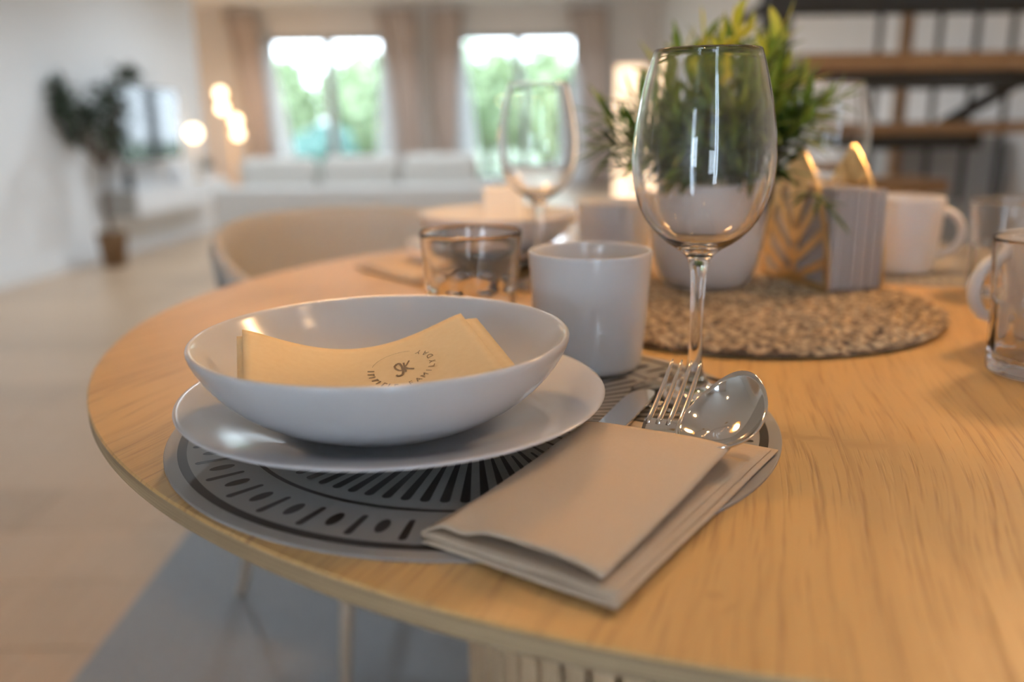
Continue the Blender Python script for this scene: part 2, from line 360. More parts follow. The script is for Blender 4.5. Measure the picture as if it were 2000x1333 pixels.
curtain('sheer_curtain', 0, 1, 12.42, .02, zt-.3, 8, .02, M_sheer, 'white sheer drape beside the globe lamp curtain', 'white sheers at the window sides', g(-3.45, -3.02, -3.50, -3.32))
curtain('sheer_curtain', 0, 1, 12.42, .02, zt-.3, 8, .02, M_sheer, 'white sheer drape at the right of the window behind the sofa', 'white sheers at the window sides', g(-1.90, -1.45, -1.76, -1.5))
curtain('sheer_curtain', 0, 1, 12.42, .02, zt-.3, 8, .02, M_sheer, 'white sheer drape at the left of the window near the wall strip', 'white sheers at the window sides', g(-.80, -.42, -.78, -.62))
curtain('sheer_curtain', 0, 1, 12.42, .02, zt-.3, 8, .02, M_sheer, 'white sheer drape next to the curtain by the paper lamp', 'white sheers at the window sides', g(.80, 1.25, .92, 1.1))
for x0, x1, l in ((-3.95, -1.15, 'white curtain rail above the window nearest the globe lamp'), (-1.13, 1.5, 'white curtain rail above the window nearest the paper lamp')):
    o = MB().box((x0, 12.30, zt), (x1, 12.38, zt+.03)).build('curtain_rail', M_trim); tag(o, l, 'curtain rail', 'curtain rails')
    MB().box((x0+.1, 12.38, zt), (x0+.13, YB-.001, zt+.02)).build('bracket', M_trim, o); MB().box((x1-.13, 12.38, zt), (x1-.1, YB-.001, zt+.02)).build('bracket', M_trim, o)

# ------------------------------------------------------------------ dining table
TX, TY, TR = .247, .8661, .6217
t = empty('dining_table', (TX, TY, 0)); tag(t, 'round light oak dining table on a slatted drum base', 'table')
n = 256; TT = .0145
b = MB().lathe([(0, T0), (TR-.0012, T0), (TR, T0-.0012)], n); b.build('tabletop', M_table, t)
b = MB().lathe([(TR, T0-.0012), (TR, T0-TT+.004), (TR-.004, T0-TT), (0, T0-TT)], n); tag(b.build('table_edge', M_tedge, t), 'pale oak edge band')
MB().lathe([(0, T0-TT-.0005), (.284, T0-TT-.0005), (.284, .02), (.296, .018), (.296, .009), (0, .009)], 64).build('pedestal_core', M_dark, t)
sl = MB().box((-.0105, -.009, .02), (.0105, .009, T0-TT-.001)).mesh('slat'); NS = 66
for i in range(NS):
    a = 2*PI*i/NS; o = link('slat', sl, M_slat, t, bevel=.002, seg=2, loc=(.292*math.cos(a), .292*math.sin(a), 0)); o.rotation_euler = (0, 0, a+PI/2)

# rug
o = MB().box((-.775, -1.2, .0005), (1.75, 2.35, .0085)).build('rug', M_rug, bevel=.003); tag(o, 'grey-blue woven rug under the round dining table', 'rug')

# ------------------------------------------------------------------ placemat with printed rays
MX, MY, MR = -.0245, .5438, .1968
def placemat(x, y, label, ang=0):
    r = tag(MB().lathe([(0, 0), (MR, 0), (MR, .0012), (MR-.0005, .0016), (0, .0016)], 160).build('placemat', M_mat, loc=(x, y, T0+.0002)), label, 'placemat', 'printed round placemats')
    r.rotation_euler = (0, 0, ang)
    b = MB(); z = .00172
    def ring(r0, r1):
        k = 200
        b.add([(q*math.cos(2*PI*i/k), q*math.sin(2*PI*i/k), z) for q in (r0, r1) for i in range(k)], [(i, (i+1) % k, (i+1) % k+k, i+k) for i in range(k)])
    ring(.1836, .1890); ring(.1462, .1490)
    def bar(a, r0, r1, w0, w1):
        ca, sa = math.cos(a), math.sin(a); pts = []
        for i in range(9): q = -PI/2+PI*i/8; pts.append((r1-w1 + w1*math.cos(q), w1*math.sin(q)))
        for i in range(9): q = PI/2+PI*i/8; pts.append((r0+w0 + w0*math.cos(q), w0*math.sin(q)))
        b.add([(u*ca-v*sa, u*sa+v*ca, z) for u, v in pts], [tuple(range(18))])
    def dot(a, rc, ra, rb):
        ca, sa = math.cos(a), math.sin(a)
        b.add([((rc+ra*math.cos(q))*ca-rb*math.sin(q)*sa, (rc+ra*math.cos(q))*sa+rb*math.sin(q)*ca, z) for q in [2*PI*i/20 for i in range(20)]], [tuple(range(20))])
    for i in range(40):
        a = math.radians(-117.3 + 9*i); bar(a, .1585, .1802, .0016, .0022); dot(a+math.radians(4.5), .1675, .0072, .0034)
    for i in range(80):
        bar(math.radians(-117.4+4.5*i), .060 if i % 2 else .078, .1378, .0008, .0027)
    o = b.build('printed_rays', M_print, r); tag(o, 'black printed rings, bars and dots'); return r
placemat(MX, MY, 'grey round placemat with black ray print under the white plate and bowl')
placemat(.55, 1.16, 'grey round placemat with black ray print under the mug beside the gold holder', .7)
ZM = T0+.0020

# ------------------------------------------------------------------ plate, bowl
def plate_mesh():
    pr = [(0, .0162), (.066, .0162), (.078, .0176), (.090, .0212), (.102, .0254), (.114, .0290), (.1240, .0312), (.1285, .0322), (.1298, .0318), (.1300, .0308), (.1290, .0298), (.117, .0262), (.104, .0216), (.088, .0168), (.070, .0130), (.052, .0108), (.0470, .004), (.0455, 0), (.0400, 0), (.0385, .006), (0, .008)]
    return MB().lathe(pr, 128).mesh('dinner_plate', True)
def bowl_mesh():
    pr = [(0, .0045), (.036, .0052), (.054, .0085), (.072, .0160), (.087, .0270), (.0975, .0395), (.1045, .0510), (.1066, .0545), (.1080, .0556), (.1094, .0554), (.1103, .0541), (.1099, .0510), (.1045, .0400), (.0950, .0282), (.0815, .0168), (.066, .0084), (.0535, .0036), (.0465, .0016), (.0445, 0), (.0410, 0), (.0395, .0015), (0, .002)]
    return MB().lathe(pr, 128).mesh('soup_bowl', True)
pm_, bm_ = plate_mesh(), bowl_mesh()
def crockery(name, me, loc, label, cat, group):
    o = link(name, me, M_ceramic, loc=loc, subsurf=1); return tag(o, label, cat, group)
PX, PYy = -.0729, .5059
crockery('dinner_plate', pm_, (PX, PYy, ZM), 'shallow off-white plate on the printed placemat under the bowl with kraft card', 'plate', 'off-white plates')
BX, BY, BZ = -.0762, .4880, ZM+.0165
crockery('soup_bowl', bm_, (BX, BY, BZ), 'wide off-white bowl holding the kraft card with round logo', 'bowl', 'off-white bowls')
# far setting
crockery('dinner_plate', pm_, (-.014, 1.180, T0+.0006), 'off-white plate on the far side beneath the bowl by the tumbler', 'plate', 'off-white plates')
crockery('soup_bowl', bm_, (-.016, 1.178, T0+.0171), 'off-white bowl on the far side behind the tumbler and grey mug', 'bowl', 'off-white bowls')

# ------------------------------------------------------------------ menu card in the bowl
def card(LN, LF, RF, RN, sag, label, logo=True, mat_=None):
    LN, LF, RF, RN = map(Vector, (LN, LF, RF, RN))
    def sf(u, v, dz=0):
        a = LN.lerp(RN, u); c = LF.lerp(RF, u); p = a.lerp(c, v)
        p.z -= sag*max(0, 1-(2*u-1)**2)**1.3*(1-.15*v) ; p.z += dz; return p
    r = empty('menu_card', sf(.5, .5)); tag(r, label, 'card', 'kraft cards in the bowls'); o0 = sf(.5, .5)
    MB().grid(lambda u, v: sf(u, v)-o0, 30, 12).build('front_leaf', mat_ or M_kraft, r, smooth=True, solid=.0005)
    def back(u, v):
        p = sf(-.025+u*1.09, v*.93) ; p.z -= .0016+.002*(1-u)*(1-v); return p-o0
    MB().grid(back, 30, 12).build('back_leaf', mat_ or M_kraft, r, smooth=True, solid=.0005)
    if logo:
        b = MB(); cu, cv, Rl = .655, .55, .0125
        du = (RN-LN).length; dv = (LF-LN).length
        def put(x, y): return sf(cu + x/du, cv + y/dv, .0006)-o0
        def glyph(ch, x, y, ang, size):
            fc = bpy.data.curves.new('t', 'FONT'); fc.body = ch; fc.size = size; fc.align_x = 'CENTER'; fc.align_y = 'CENTER'; fc.resolution_u = 3
            ob = bpy.data.objects.new('t', fc); COL.objects.link(ob); me = bpy.data.meshes.new_from_object(ob)
            ca, sa = math.cos(ang), math.sin(ang)
            vs = [put(x+(p.co.x*ca-p.co.y*sa), y+(p.co.x*sa+p.co.y*ca)*1.0) for p in me.vertices]
            b.add(vs, [tuple(p.vertices) for p in me.polygons]); bpy.data.objects.remove(ob); bpy.data.meshes.remove(me); bpy.data.curves.remove(fc)
        Rx, Ry = .0180, .0165
        for i, ch in enumerate('FAMILY'):
            a = math.radians(-84 + i*14.5); glyph(ch, Rx*math.cos(a), Ry*math.sin(a), a+PI/2, .0052)
        for i, ch in enumerate('DAY'):
            a = math.radians(10 + i*17); glyph(ch, Rx*math.cos(a), Ry*math.sin(a), a+PI/2, .0052)
        for i in range(8):                       # worn, unreadable letters on the other half of the ring
            a = math.radians(168 + i*11.5); ca, sa = math.cos(a), math.sin(a)
            b.add([put((Rx+e)*ca-w*sa, (Ry+e)*sa+w*ca) for e, w in ((-.002, -.0011), (.002, -.0011), (.002, -.0003), (-.002, -.0003))], [(0, 1, 2, 3)])
            if i % 2: b.add([put((Rx+e)*ca-w*sa, (Ry+e)*sa+w*ca) for e, w in ((-.002, -.0003), (-.0012, -.0003), (-.0012, .0011), (-.002, .0011))], [(0, 1, 2, 3)])
        for i in range(14):                      # faint thin arc
            a0 = math.radians(62 + i*6.5); a1 = a0+math.radians(6.5)
            b.add([put(q*math.cos(a), q*math.sin(a)) for q, a in ((Rx-.0001, a0), (Rx+.0001, a0), (Rx+.0001, a1), (Rx-.0001, a1))], [(0, 1, 2, 3)])
        def stroke(pts, w):
            for (xa, ya), (xb, yb) in zip(pts, pts[1:]):
                d = Vector((xb-xa, yb-ya)); nrm = Vector((-d.y, d.x)).normalized()*w
                b.add([put(xa-nrm.x, ya-nrm.y), put(xb-nrm.x, yb-nrm.y), put(xb+nrm.x, yb+nrm.y), put(xa+nrm.x, ya+nrm.y)], [(0, 1, 2, 3)])
        k = .0078
        stroke([(k*x, k*y) for x, y in ((-.45, .55), (-.2, .85), (.02, .8), (.08, .3), (.05, -.35), (-.1, -.75), (-.4, -.8), (-.55, -.6))], .0007)
        stroke([(k*x, k*y) for x, y in ((-.45, .55), (-.38, .2), (-.2, -.1), (.02, -.2))], .0005)
        stroke([(k*x, k*y) for x, y in ((.30, .75), (.24, .1), (.2, -.5))], .0006)
        stroke([(k*x, k*y) for x, y in ((.75, .8), (.45, .35), (.24, .1), (.5, -.2), (.85, -.45))], .0005)
        tag(b.build('printed_logo', M_ink, r), 'small dark round logo with monogram')
    return r
card(PY(476, 760, .418), PY(473, 645, .487), PY(900, 613, .530), PY(985, 724, .436), .0205, 'kraft card with small round logo curled inside the near bowl')
card((-.036, 1.151, T0+.050), (-.036, 1.181, T0+.106), (.012, 1.196, T0+.112), (.016, 1.156, T0+.046), .004, 'pale card leaning in the far bowl behind the tumbler', False, M_ceramic2)

# ------------------------------------------------------------------ wine glasses
def wine_mesh():
    out = [(.0000, 0), (.0440, 0), (.0450, .0008), (.0445, .0016), (.030, .0034), (.014, .0068), (.0072, .0125), (.0048, .022), (.0042, .045), (.0044, .070), (.0052, .088), (.0072, .0985), (.0120, .1035), (.0220, .1085), (.0335, .1180), (.0425, .1330), (.0466, .1500), (.0475, .1650), (.0465, .1800), (.0432, .2020), (.0385, .2200), (.0345, .2338)]
    inn = [(.0341, .2346), (.0336, .2340), (.0375, .2200), (.0422, .2020), (.0455, .1800), (.0465, .1650), (.0456, .1500), (.0415, .1336), (.0325, .1192), (.0215, .1105), (.0110, .1068), (0, .1060)]
    return MB().lathe(out+inn, 96).mesh('wine_glass', True)
wg = wine_mesh()
def wine(x, y, z, label):
    o = link('wine_glass', wg, M_glass, loc=(x, y, z), subsurf=1); tag(o, label, 'wine glass', 'stemmed wine glasses')
wine(.1290, .5790, ZM, 'empty wine glass with its foot on the printed placemat behind the fork')
p = PY(1052, 300, 1.010); wine(p.x, 1.010, T0+.0006, 'empty wine glass behind the far bowl in front of the window')
p = PY(1631, 178, 1.12); wine(p.x, 1.12, ZM, 'empty wine glass behind the gold napkin holder')

# ------------------------------------------------------------------ mugs
def mug(x, y, z, hang, label, m=None):
    r = empty('mug', (x, y, z), hang); tag(r, label, 'mug', 'handled mugs')
    pr = [(0, .0045), (.034, .005), (.0375, .008), (.0395, .020), (.0448, .0905), (.0456, .0932), (.0470, .0940), (.0479, .0932), (.0480, .0915), (.0425, .010), (.0405, .0030), (.037, 0), (0, 0)]
    MB().lathe(pr, 96).build('body', m or M_ceramic, r, smooth=True, subsurf=1)
    pts = []
    for i in range(17):
        a = math.radians(-78 + 156*i/16); pts.append((.0425+.026*math.cos(a) - (.004 if i < 3 else 0), 0, .050+.028*math.sin(a)))
    pts[0] = (.0425, 0, .0215); pts[-1] = (.0450, 0, .0785)
    MB().tube(pts, [.0062]*17, 12, flat=.8).build('handle', m or M_ceramic, r, smooth=True)
    return r
mug(.0615, .6568, T0+.0020, PI/2+.15, 'tall off-white mug beside the wine glass on the printed placemat edge')
p = PY(1200, 395, 1.08); mug(p.x, 1.08, T0+.0006, 1.2, 'off-white mug in front of the paper lamp behind the wine glass')
p = PY(1766, 390, 1.07); mug(p.x, 1.07, ZM, -.35, 'off-white mug with handle beside the gold napkin holder', M_ceramic2)
mug(.459, .706, T0+.0006, PI, 'off-white mug with handle behind the fluted tumbler', M_ceramic2)

# ------------------------------------------------------------------ tumblers
def tumbler_mesh2():
    # outer skin fluted, inner skin plain
    n = 108; out = [(0, 0), (.0350, 0), (.0370, .002), (.0376, .006), (.0379, .009), (.0386, .030), (.0393, .050), (.0396, .0560), (.0399, .0585), (.0404, .0620), (.0412, .080), (.0430, .0995), (.0436, .1030)]
    inn = [(.0432, .1042), (.0422, .1036), (.0400, .085), (.0378, .060), (.0362, .035), (.0345, .014), (.031, .0105), (0, .0095)]
    flag = [False]*len(out)
    for i, (r, z) in enumerate(out): flag[i] = .008 < z < .0565
    b = MB()
    def rf(a, r, z):
        if (r, z) in out and .008 < z < .0565: return 1 - .028*(abs(math.cos(a*5))**2)
        return 1
    b.lathe(out+inn, n, rfn=rf); return b.mesh('tumbler', True)
tm = tumbler_mesh2()
def tumbler(x, y, label): tag(link('tumbler', tm, M_glass, loc=(x, y, T0+.0006), subsurf=1), label, 'drinking glass', 'fluted glass tumblers')
tumbler(-.0335, .715, 'fluted glass tumbler standing between the near bowl and the far bowl')
tumbler(.4035, .624, 'fluted glass tumbler standing on bare table in front of the handled mug')
tumbler(.545, .924, 'fluted glass tumbler behind the mug at the table far edge')

# ------------------------------------------------------------------ napkin with cutlery
AX = math.radians(55); av = Vector((math.cos(AX), math.sin(AX), 0)); bv = Vector((math.sin(AX), -math.cos(AX), 0))
def napkin(P0, ax, label, Lfull=.2, Lp=.140, wdt=.100, bulge=.0122, m=None, zb=T0+.0022):
    a = Vector((math.cos(ax), math.sin(ax), 0)); b_ = Vector((math.sin(ax), -math.cos(ax), 0)); P0 = Vector((P0[0], P0[1], 0))
    r = empty('folded_napkin', (P0.x, P0.y, zb)); tag(r, label, 'napkin', 'folded paper napkins'); m = m or M_napkin
    def sheet(name, L0, L1, t0, t1, zf, th, nu=28, nv=20, mm=None):
        MB().grid(lambda u, v: a*(L0+(L1+(.008*v*v if name == 'pocket' else 0)-L0)*u) + b_*(t0+(t1-t0)*v) + Vector((0, 0, zf(u, v))), nu, nv).build(name, mm or m, r, smooth=True, solid=th)
    def edge(v): return 1-(2*v-1)**2
    wob = lambda u, v, k: .0006*math.sin(9*u+k)+.0005*math.sin(7*v+2*k)
    def lay(h0, hm, k):                          # rises from the creased side, sags where nothing lies in it
        return lambda u, v: h0 + hm*(v**.6)*(1-.25*v) + wob(u, v, k)*.6
    sheet('lower_fold', .000, Lfull, .002, wdt+.004, lay(.0010, .0006, 0), .0011)
    sheet('lower_fold', .004, Lfull-.004, .001, wdt+.001, lay(.0022, .0010, 1), .0011)
    sheet('middle_fold', .002, Lp+.030, .0005, wdt-.003, lay(.0034, .0014, 2), .0011)
    def top(u, v):
        fold = min(1, v/.10)**.55
        mid = bulge*(1-(1-.7*u)*abs((v-.52)/.5)**4)*(.45+.55*min(1, u*1.25))
        near = -.0018*math.exp(-((v-.22)/.10)**2)*math.exp(-(u/.10)**2)*2.2
        return .0042 + .0026*fold + mid*fold + near + .0012*v + .004*fold*max(0, u-.6)
    sheet('pocket', .006, Lp, .0, wdt-.006, top, .0012, 36, 30)
    # the rounded crease on the folded side
    def crease(u, v):
        q = v*PI; zt_ = top(u, 0); z0 = .0008
        return a*(.004+(Lp-.004)*u) + b_*(-.0022*math.sin(q)+.0003) + Vector((0, 0, (z0+zt_)/2 - (zt_-z0)/2*math.cos(q)))
    MB().grid(crease, 24, 8).build('crease', m, r, smooth=True, solid=.0010)
    return r
napkin((-.0447, .3625), AX, 'taupe paper napkin folded as a pouch holding fork, knife and spoon')
napkin((-.115, 1.025), math.radians(128), 'taupe paper napkin lying flat beside the far bowl', bulge=.004, wdt=.07, Lfull=.155, Lp=.13, zb=T0+.0008)

def place(o, origin, direction, roll=0):
    """local +X along the piece, +Z its face"""
    x = Vector(direction).normalized(); z = Vector((0, 0, 1)); y = z.cross(x).normalized(); z = x.cross(y)
    M = Matrix((x, y, z)).transposed().to_4x4(); M = Matrix.Translation(Vector(origin)) @ M @ Matrix.Rotation(roll, 4, 'X'); o.matrix_world = M
# fork : x=0 at tine roots, tines to +x
def fork():
    r = empty('fork'); tag(r, 'polished steel fork sticking out of the napkin pouch, tines pointing at the wine glass', 'fork')
    b = MB()
    SL = .415/.91
    def hz(x):                                  # line of the fork in its own frame: level in the pouch, tines rising
        if x > 0: return .0040*(x/.05)**2
        d = -x; k = min(1, d/.03); return d*(SL*.86)*k*k*.97 - .0035*k
    def half(x):
        if x < -.060: return .0038+.0028*min(1, (-x-.06)/.08)
        t = (x+.060)/.060; t = max(0, min(1, t)); return .0036 + (.0122-.0036)*(t*t*(3-2*t))
    n = 40; xs = [-.105+.105*i/n for i in range(n+1)]
    vs = []; fs = []
    for x in xs:
        w = half(x); z = hz(x); 
        for k in range(8):
            a = 2*PI*k/8; vs.append((x, w*math.cos(a), z+.0012*math.sin(a)+ .0010*(math.cos(a)**2)*(1 if x > -.05 else 0)))
    fs = [(i*8+k, i*8+(k+1) % 8, (i+1)*8+(k+1) % 8, (i+1)*8+k) for i in range(n) for k in range(8)] + [tuple(range(7, -1, -1)), tuple(range(n*8, n*8+8))]
    b.add(vs, fs); b.build('handle', M_steel, r, smooth=True)
    for k in range(4):
        yk = (-1.5+k)*.0064; pts = []; rd = []
        for i in range(15):
            x = -.004+.056*i/14; pts.append((x, yk*(1-.04*i/14), hz(x)+.0004)); rd.append(.0019*(1-.45*(i/14)**2) if i < 14 else .0004)
        MB().tube(pts, rd, 8, flat=.75).build('tine', M_steel, r, smooth=True)
    return r
def spoon():
    r = empty('spoon'); tag(r, 'polished steel tablespoon with its round bowl sticking out of the napkin pouch', 'spoon')
    Lb, Wb, D = .0680, .0234, .0110
    def dish(u, v):
        ph = 2*PI*u; q = v
        x = Lb/2*(1+.02) + Lb/2*q*math.cos(ph); y_ = Wb*q*math.sin(ph)*(1-.13*math.cos(ph)*(1 if True else 0))
        return (x, y_, -D*(1-q**2.3) + .0060*((x/Lb)*2-1)**2*q)
    MB().grid(dish, 56, 16, wrap=True).build('bowl', M_steel, r, smooth=True, solid=.0012)
    pts = []; rd = []
    for i in range(24):
        q = i/23; xx_ = -.088+.089*q; d_ = max(0, -xx_); k_q = min(1, d_/.009); pts.append((xx_, 0, .0050 + d_*.44*k_q*k_q - .0125*k_q)); rd.append(.0052-.0026*q if q < .9 else .0030)
    MB().tube(pts, rd, 10, flat=.45).build('handle', M_steel, r, smooth=True); return r
def knife():
    r = empty('knife'); tag(r, 'polished steel table knife with a rounded blade between the plate and the fork', 'knife')
    top = [(0, .0085), (.03, .0100), (.07, .0105), (.092, .0102), (.102, .0085), (.108, .004), (.109, -.002), (.106, -.0065), (.098, -.0088), (.08, -.0095), (0, -.0085)]
    MB().prism(top, -.0008, .0008).build('blade', M_steel, r, bevel=.0004)
    MB().tube([(-.075, 0, .0), (-.05, 0, .0004), (-.02, 0, .0004), (.003, 0, 0)], [.0075, .007, .0058, .0062], 10, flat=.42).build('handle', M_steel, r, smooth=True); return r
f = fork(); o_ = Vector((.0845, .466, .7775)); place(f, (.0905, .480, .7685), (math.cos(math.radians(62))*.88, math.sin(math.radians(62))*.91, .415), roll=math.radians(-3))
s_ = spoon(); place(s_, (.1005, .4325, .7655), (math.cos(.91)*.914, math.sin(.91)*.914, .405), roll=math.radians(-4))
k_ = knife(); place(k_, (.049, .470, .7600), (.040, .088, -.001), roll=math.radians(-4))

# ------------------------------------------------------------------ seagrass mat
SX, SY, SR = .2353, .8657, .1977
r = empty('woven_mat', (SX, SY, T0)); tag(r, 'round braided seagrass mat under the plant pot and napkin holder', 'mat')
MB().lathe([(0, .0008), (SR-.006, .0008), (SR-.004, .003), (SR-.006, .0055), (0, .0055)], 96).build('mat_base', M_braid2, r)
b = MB(); rnd = random.Random(5)
rr = .012
while rr < SR-.002:
    k = int(2*PI*rr/.0115)
    for i in range(k):
        for s in (-1, 1):
            a = 2*PI*(i+.25*s)/k + rnd.uniform(-.1, .1)*.03; c = Vector(((rr+s*.0026)*math.cos(a), (rr+s*.0026)*math.sin(a), .0062+rnd.uniform(-.0012, .0016)))
            tg = Vector((-math.sin(a), math.cos(a), 0)); rd = Vector((math.cos(a), math.sin(a), 0)); d = (tg + rd*s*.75 + Vector((0, 0, rnd.uniform(-.25, .25)))).normalized()
            l = rnd.uniform(.0075, .0105); w = rnd.uniform(.0026, .0036)
            b.tube([c-d*l, c-d*l*.4, c+d*l*.4, c+d*l], [w*.35, w, w, w*.35], 5, cap=True)
    rr += .0118
o = b.build('braid', M_braid, r, smooth=False); tag(o, kind='stuff')
ZS = T0+.0095

# ------------------------------------------------------------------ potted plant
QX, QY = .2205, .958
r = empty('potted_plant', (QX, QY, ZS)); tag(r, 'leafy green plant in a round white pot on the seagrass mat', 'potted plant')
pr = [(0, 0), (.040, 0), (.046, .003), (.055, .018), (.0605, .040), (.0632, .065), (.0640, .090), (.0640, .112), (.0625, .114), (.0600, .112), (.0600, .100), (0, .100)]
MB().lathe(pr, 80).build('pot', M_pot, r, smooth=True, subsurf=1)
MB().lathe([(0, .104), (.035, .103), (.0595, .1005)], 40).build('soil', M_soil, r, smooth=True)
def leaf_mesh(Lf, Wf, bend):
    n = 6; vs = []; fs = []
    for i in range(n+1):
        t = i/n; w = Wf*(math.sin(PI*t**.75)**.8) if 0 < t < 1 else 0.0003
        z = bend*t*t
        vs += [(t*Lf, -w, z+.12*w), (t*Lf, 0, z-.15*w), (t*Lf, w, z+.12*w)]
    for i in range(n):
        for k in range(2): a = i*3+k; fs.append((a, a+1, a+4, a+3))
    return MB().add(vs, fs)
LM = {}
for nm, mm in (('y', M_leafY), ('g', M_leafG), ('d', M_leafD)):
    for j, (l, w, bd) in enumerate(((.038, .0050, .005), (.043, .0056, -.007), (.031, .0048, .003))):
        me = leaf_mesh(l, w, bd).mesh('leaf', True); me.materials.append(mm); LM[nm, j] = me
rnd = random.Random(11); leaves = 0; rest = {'y': MB(), 'g': MB(), 'd': MB()}
stems = []
targets = []
# stem tips as offsets (dx, dy, height) read from the plant's outline
for px, py, Y in ((1440,48,.95),(1375,75,.96),(1330,100,.94),(1408,88,.92),(1525,62,.96),(1500,110,.92),(1535,140,.97),(1475,130,.99),(1290,150,.97),(1235,195,.94),(1178,225,.95),(1168,285,.93),(1190,265,.99),
                  (1640,188,.94),(1600,215,.97),(1590,240,.90),(1560,270,.95),(1545,205,.93),(1570,160,.99),(1350,160,.90),(1420,150,.90),(1460,200,.89),(1390,210,.89),(1310,230,.90),(1270,270,.92),(1500,250,.89),(1345,280,.89),(1440,290,.885),(1215,330,.93),(1530,330,.91),(1460,70,.98),(1400,120,.97),(1300,190,.93),(1250,240,.97),(1520,170,.90),(1580,200,.92),(1330,330,.895),(1480,340,.89),(1255,300,.91)):
    targets.append(PY(px, py, Y))
base = Vector((QX, QY, ZS))
for ti, T in enumerate(targets):
    a = rnd.uniform(0, 2*PI); q = rnd.uniform(.005, .04)
    d0 = Vector((T.x-QX, T.y-QY, 0)); s0 = base + Vector((d0.x*.25 + q*math.cos(a)*.6, d0.y*.25+q*math.sin(a)*.6, .102))
    mid = s0.lerp(T, .5) + Vector((0, 0, .02)) - d0*.12
    pts = [((1-t)**2)*s0 + 2*t*(1-t)*mid + t*t*T for t in [i/8 for i in range(9)]]
    st = MB().tube([p-base for p in pts], [.0014-.0009*i/8 for i in range(9)], 5).build('stem', M_stem, r, smooth=True)
    nl = 32
    for i in range(nl):
        t = .12+.88*i/(nl-1); p = ((1-t)**2)*s0 + 2*t*(1-t)*mid + t*t*T
        dr = (2*(1-t)*(mid-s0) + 2*t*(T-mid)).normalized()
        ph = i*2.4 + ti; sd = dr.cross(Vector((math.cos(ph), math.sin(ph), .3))).normalized()
        if i == nl-1: out = dr
        else: out = (dr*rnd.uniform(.6, 1.1) + sd*rnd.uniform(.55, 1.0)).normalized()
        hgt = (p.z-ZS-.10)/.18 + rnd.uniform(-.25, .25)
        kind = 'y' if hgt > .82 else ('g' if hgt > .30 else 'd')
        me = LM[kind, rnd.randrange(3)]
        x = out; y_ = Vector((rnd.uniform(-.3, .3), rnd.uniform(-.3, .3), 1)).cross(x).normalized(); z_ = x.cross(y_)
        R = Matrix((x, y_, z_)).transposed().to_4x4(); sc = rnd.uniform(.75, 1.1)
        Mx = Matrix.Translation(p-base) @ R @ Matrix.Scale(sc, 4)
        if leaves < 295 and (i % 2 == 1 and i > 5 or i == nl-1):
            o = bpy.data.objects.new('leaf', me); COL.objects.link(o); o.parent = st; o.matrix_local = Mx; leaves += 1
        else:
            rb = rest[kind]; n0 = len(rb.v); rb.v += [tuple(Mx @ v.co) for v in me.vertices]; rb.f += [tuple(k+n0 for k in p_.vertices) for p_ in me.polygons]
for kd, mm in (('y', M_leafY), ('g', M_leafG), ('d', M_leafD)): tag(rest[kd].build('foliage', mm, r, smooth=True), kind='stuff')
# drooping sprig over the napkin holder
spr = [PY(1530, 385, .93), PY(1570, 378, .90), PY(1600, 385, .885), PY(1630, 420, .88)]
st = MB().tube([p-base for p in spr], .001, 5).build('stem', M_stem, r, smooth=True)
for (x0, y0, x1, y1, yy_) in ((1585,378,1640,408,.885),(1620,412,1668,455,.88),(1575,380,1545,400,.90),(1600,388,1590,420,.885),(1612,400,1655,395,.88)):
    A = PY(x0, y0, yy_)-base; B_ = PY(x1, y1, yy_-.005)-base; x = (B_-A).normalized(); y_ = Vector((0, -.5, 1)).cross(x).normalized(); z_ = x.cross(y_)
    o = bpy.data.objects.new('leaf', LM['d', 1]); COL.objects.link(o); o.parent = st
    o.matrix_local = Matrix.Translation(A) @ Matrix((x, y_, z_)).transposed().to_4x4() @ Matrix.Scale((B_-A).length/.043, 4)

# ------------------------------------------------------------------ gold napkin holder
A0 = Vector((.308, 1.030, 0)); A1 = Vector((.338, .900, 0)); hx = (A1-A0).normalized(); hy = Vector((-hx.y, hx.x, 0)) ; Lh = (A1-A0).length
r = empty('napkin_holder', (A0.x, A0.y, ZS)); tag(r, 'gold metal napkin holder with leaf-vein cut-out sides on the seagrass mat', 'napkin holder')
Hh = .150
def panel(name, off):
    b = MB(); X = lambda s, z, d: hx*s + hy*(off+d) + Vector((0, 0, z)); th = .0016
    def bar(p, q, w0, w1):
        p, q = Vector(p), Vector(q); d = (q-p).normalized(); nrm = Vector((-d.y, d.x)); pts = [p-nrm*w0, q-nrm*w1, q+nrm*w1, p+nrm*w0]
        b.add([X(v.x, v.y, e) for e in (-th/2, th/2) for v in pts], [(3,2,1,0),(4,5,6,7),(0,1,5,4),(1,2,6,5),(2,3,7,6),(3,0,4,7)])
    ol = []
    for i in range(25):
        t = i/24; s = Lh/2*(1-(t**2.4)); ol.append((Lh/2+s, .001+t*(Hh-.001)))
    full = ol + [(Lh-x, z) for x, z in reversed(ol[:-1])]
    for p, q in zip(full, full[1:]): bar(p, q, .0042, .0042)
    bar((0, .004), (Lh, .004), .004, .004); bar((Lh/2, .004), (Lh/2, Hh-.004), .0042, .0036)
    for i in range(6):
        z0 = .004+i*.020; zt_ = min(Hh-.012, z0+.030+.012*i)
        for sgn in (-1, 1):
            t = (zt_-.001)/(Hh-.001); s = Lh/2*(1-t**2.4); bar((Lh/2, z0), (Lh/2+sgn*s, zt_), .0036, .0052)
    return b.build(name, M_gold, r)
panel('side_panel', 0); panel('side_panel', .066)
b = MB(); b.add([hx*s + hy*t_ + Vector((0, 0, z)) for z in (.0, .0016) for s, t_ in ((.01, 0), (Lh-.01, 0), (Lh-.01, .066), (.01, .066))], [(3,2,1,0),(4,5,6,7),(0,1,5,4),(1,2,6,5),(2,3,7,6),(3,0,4,7)]); b.build('base', M_gold, r)
off = .0024
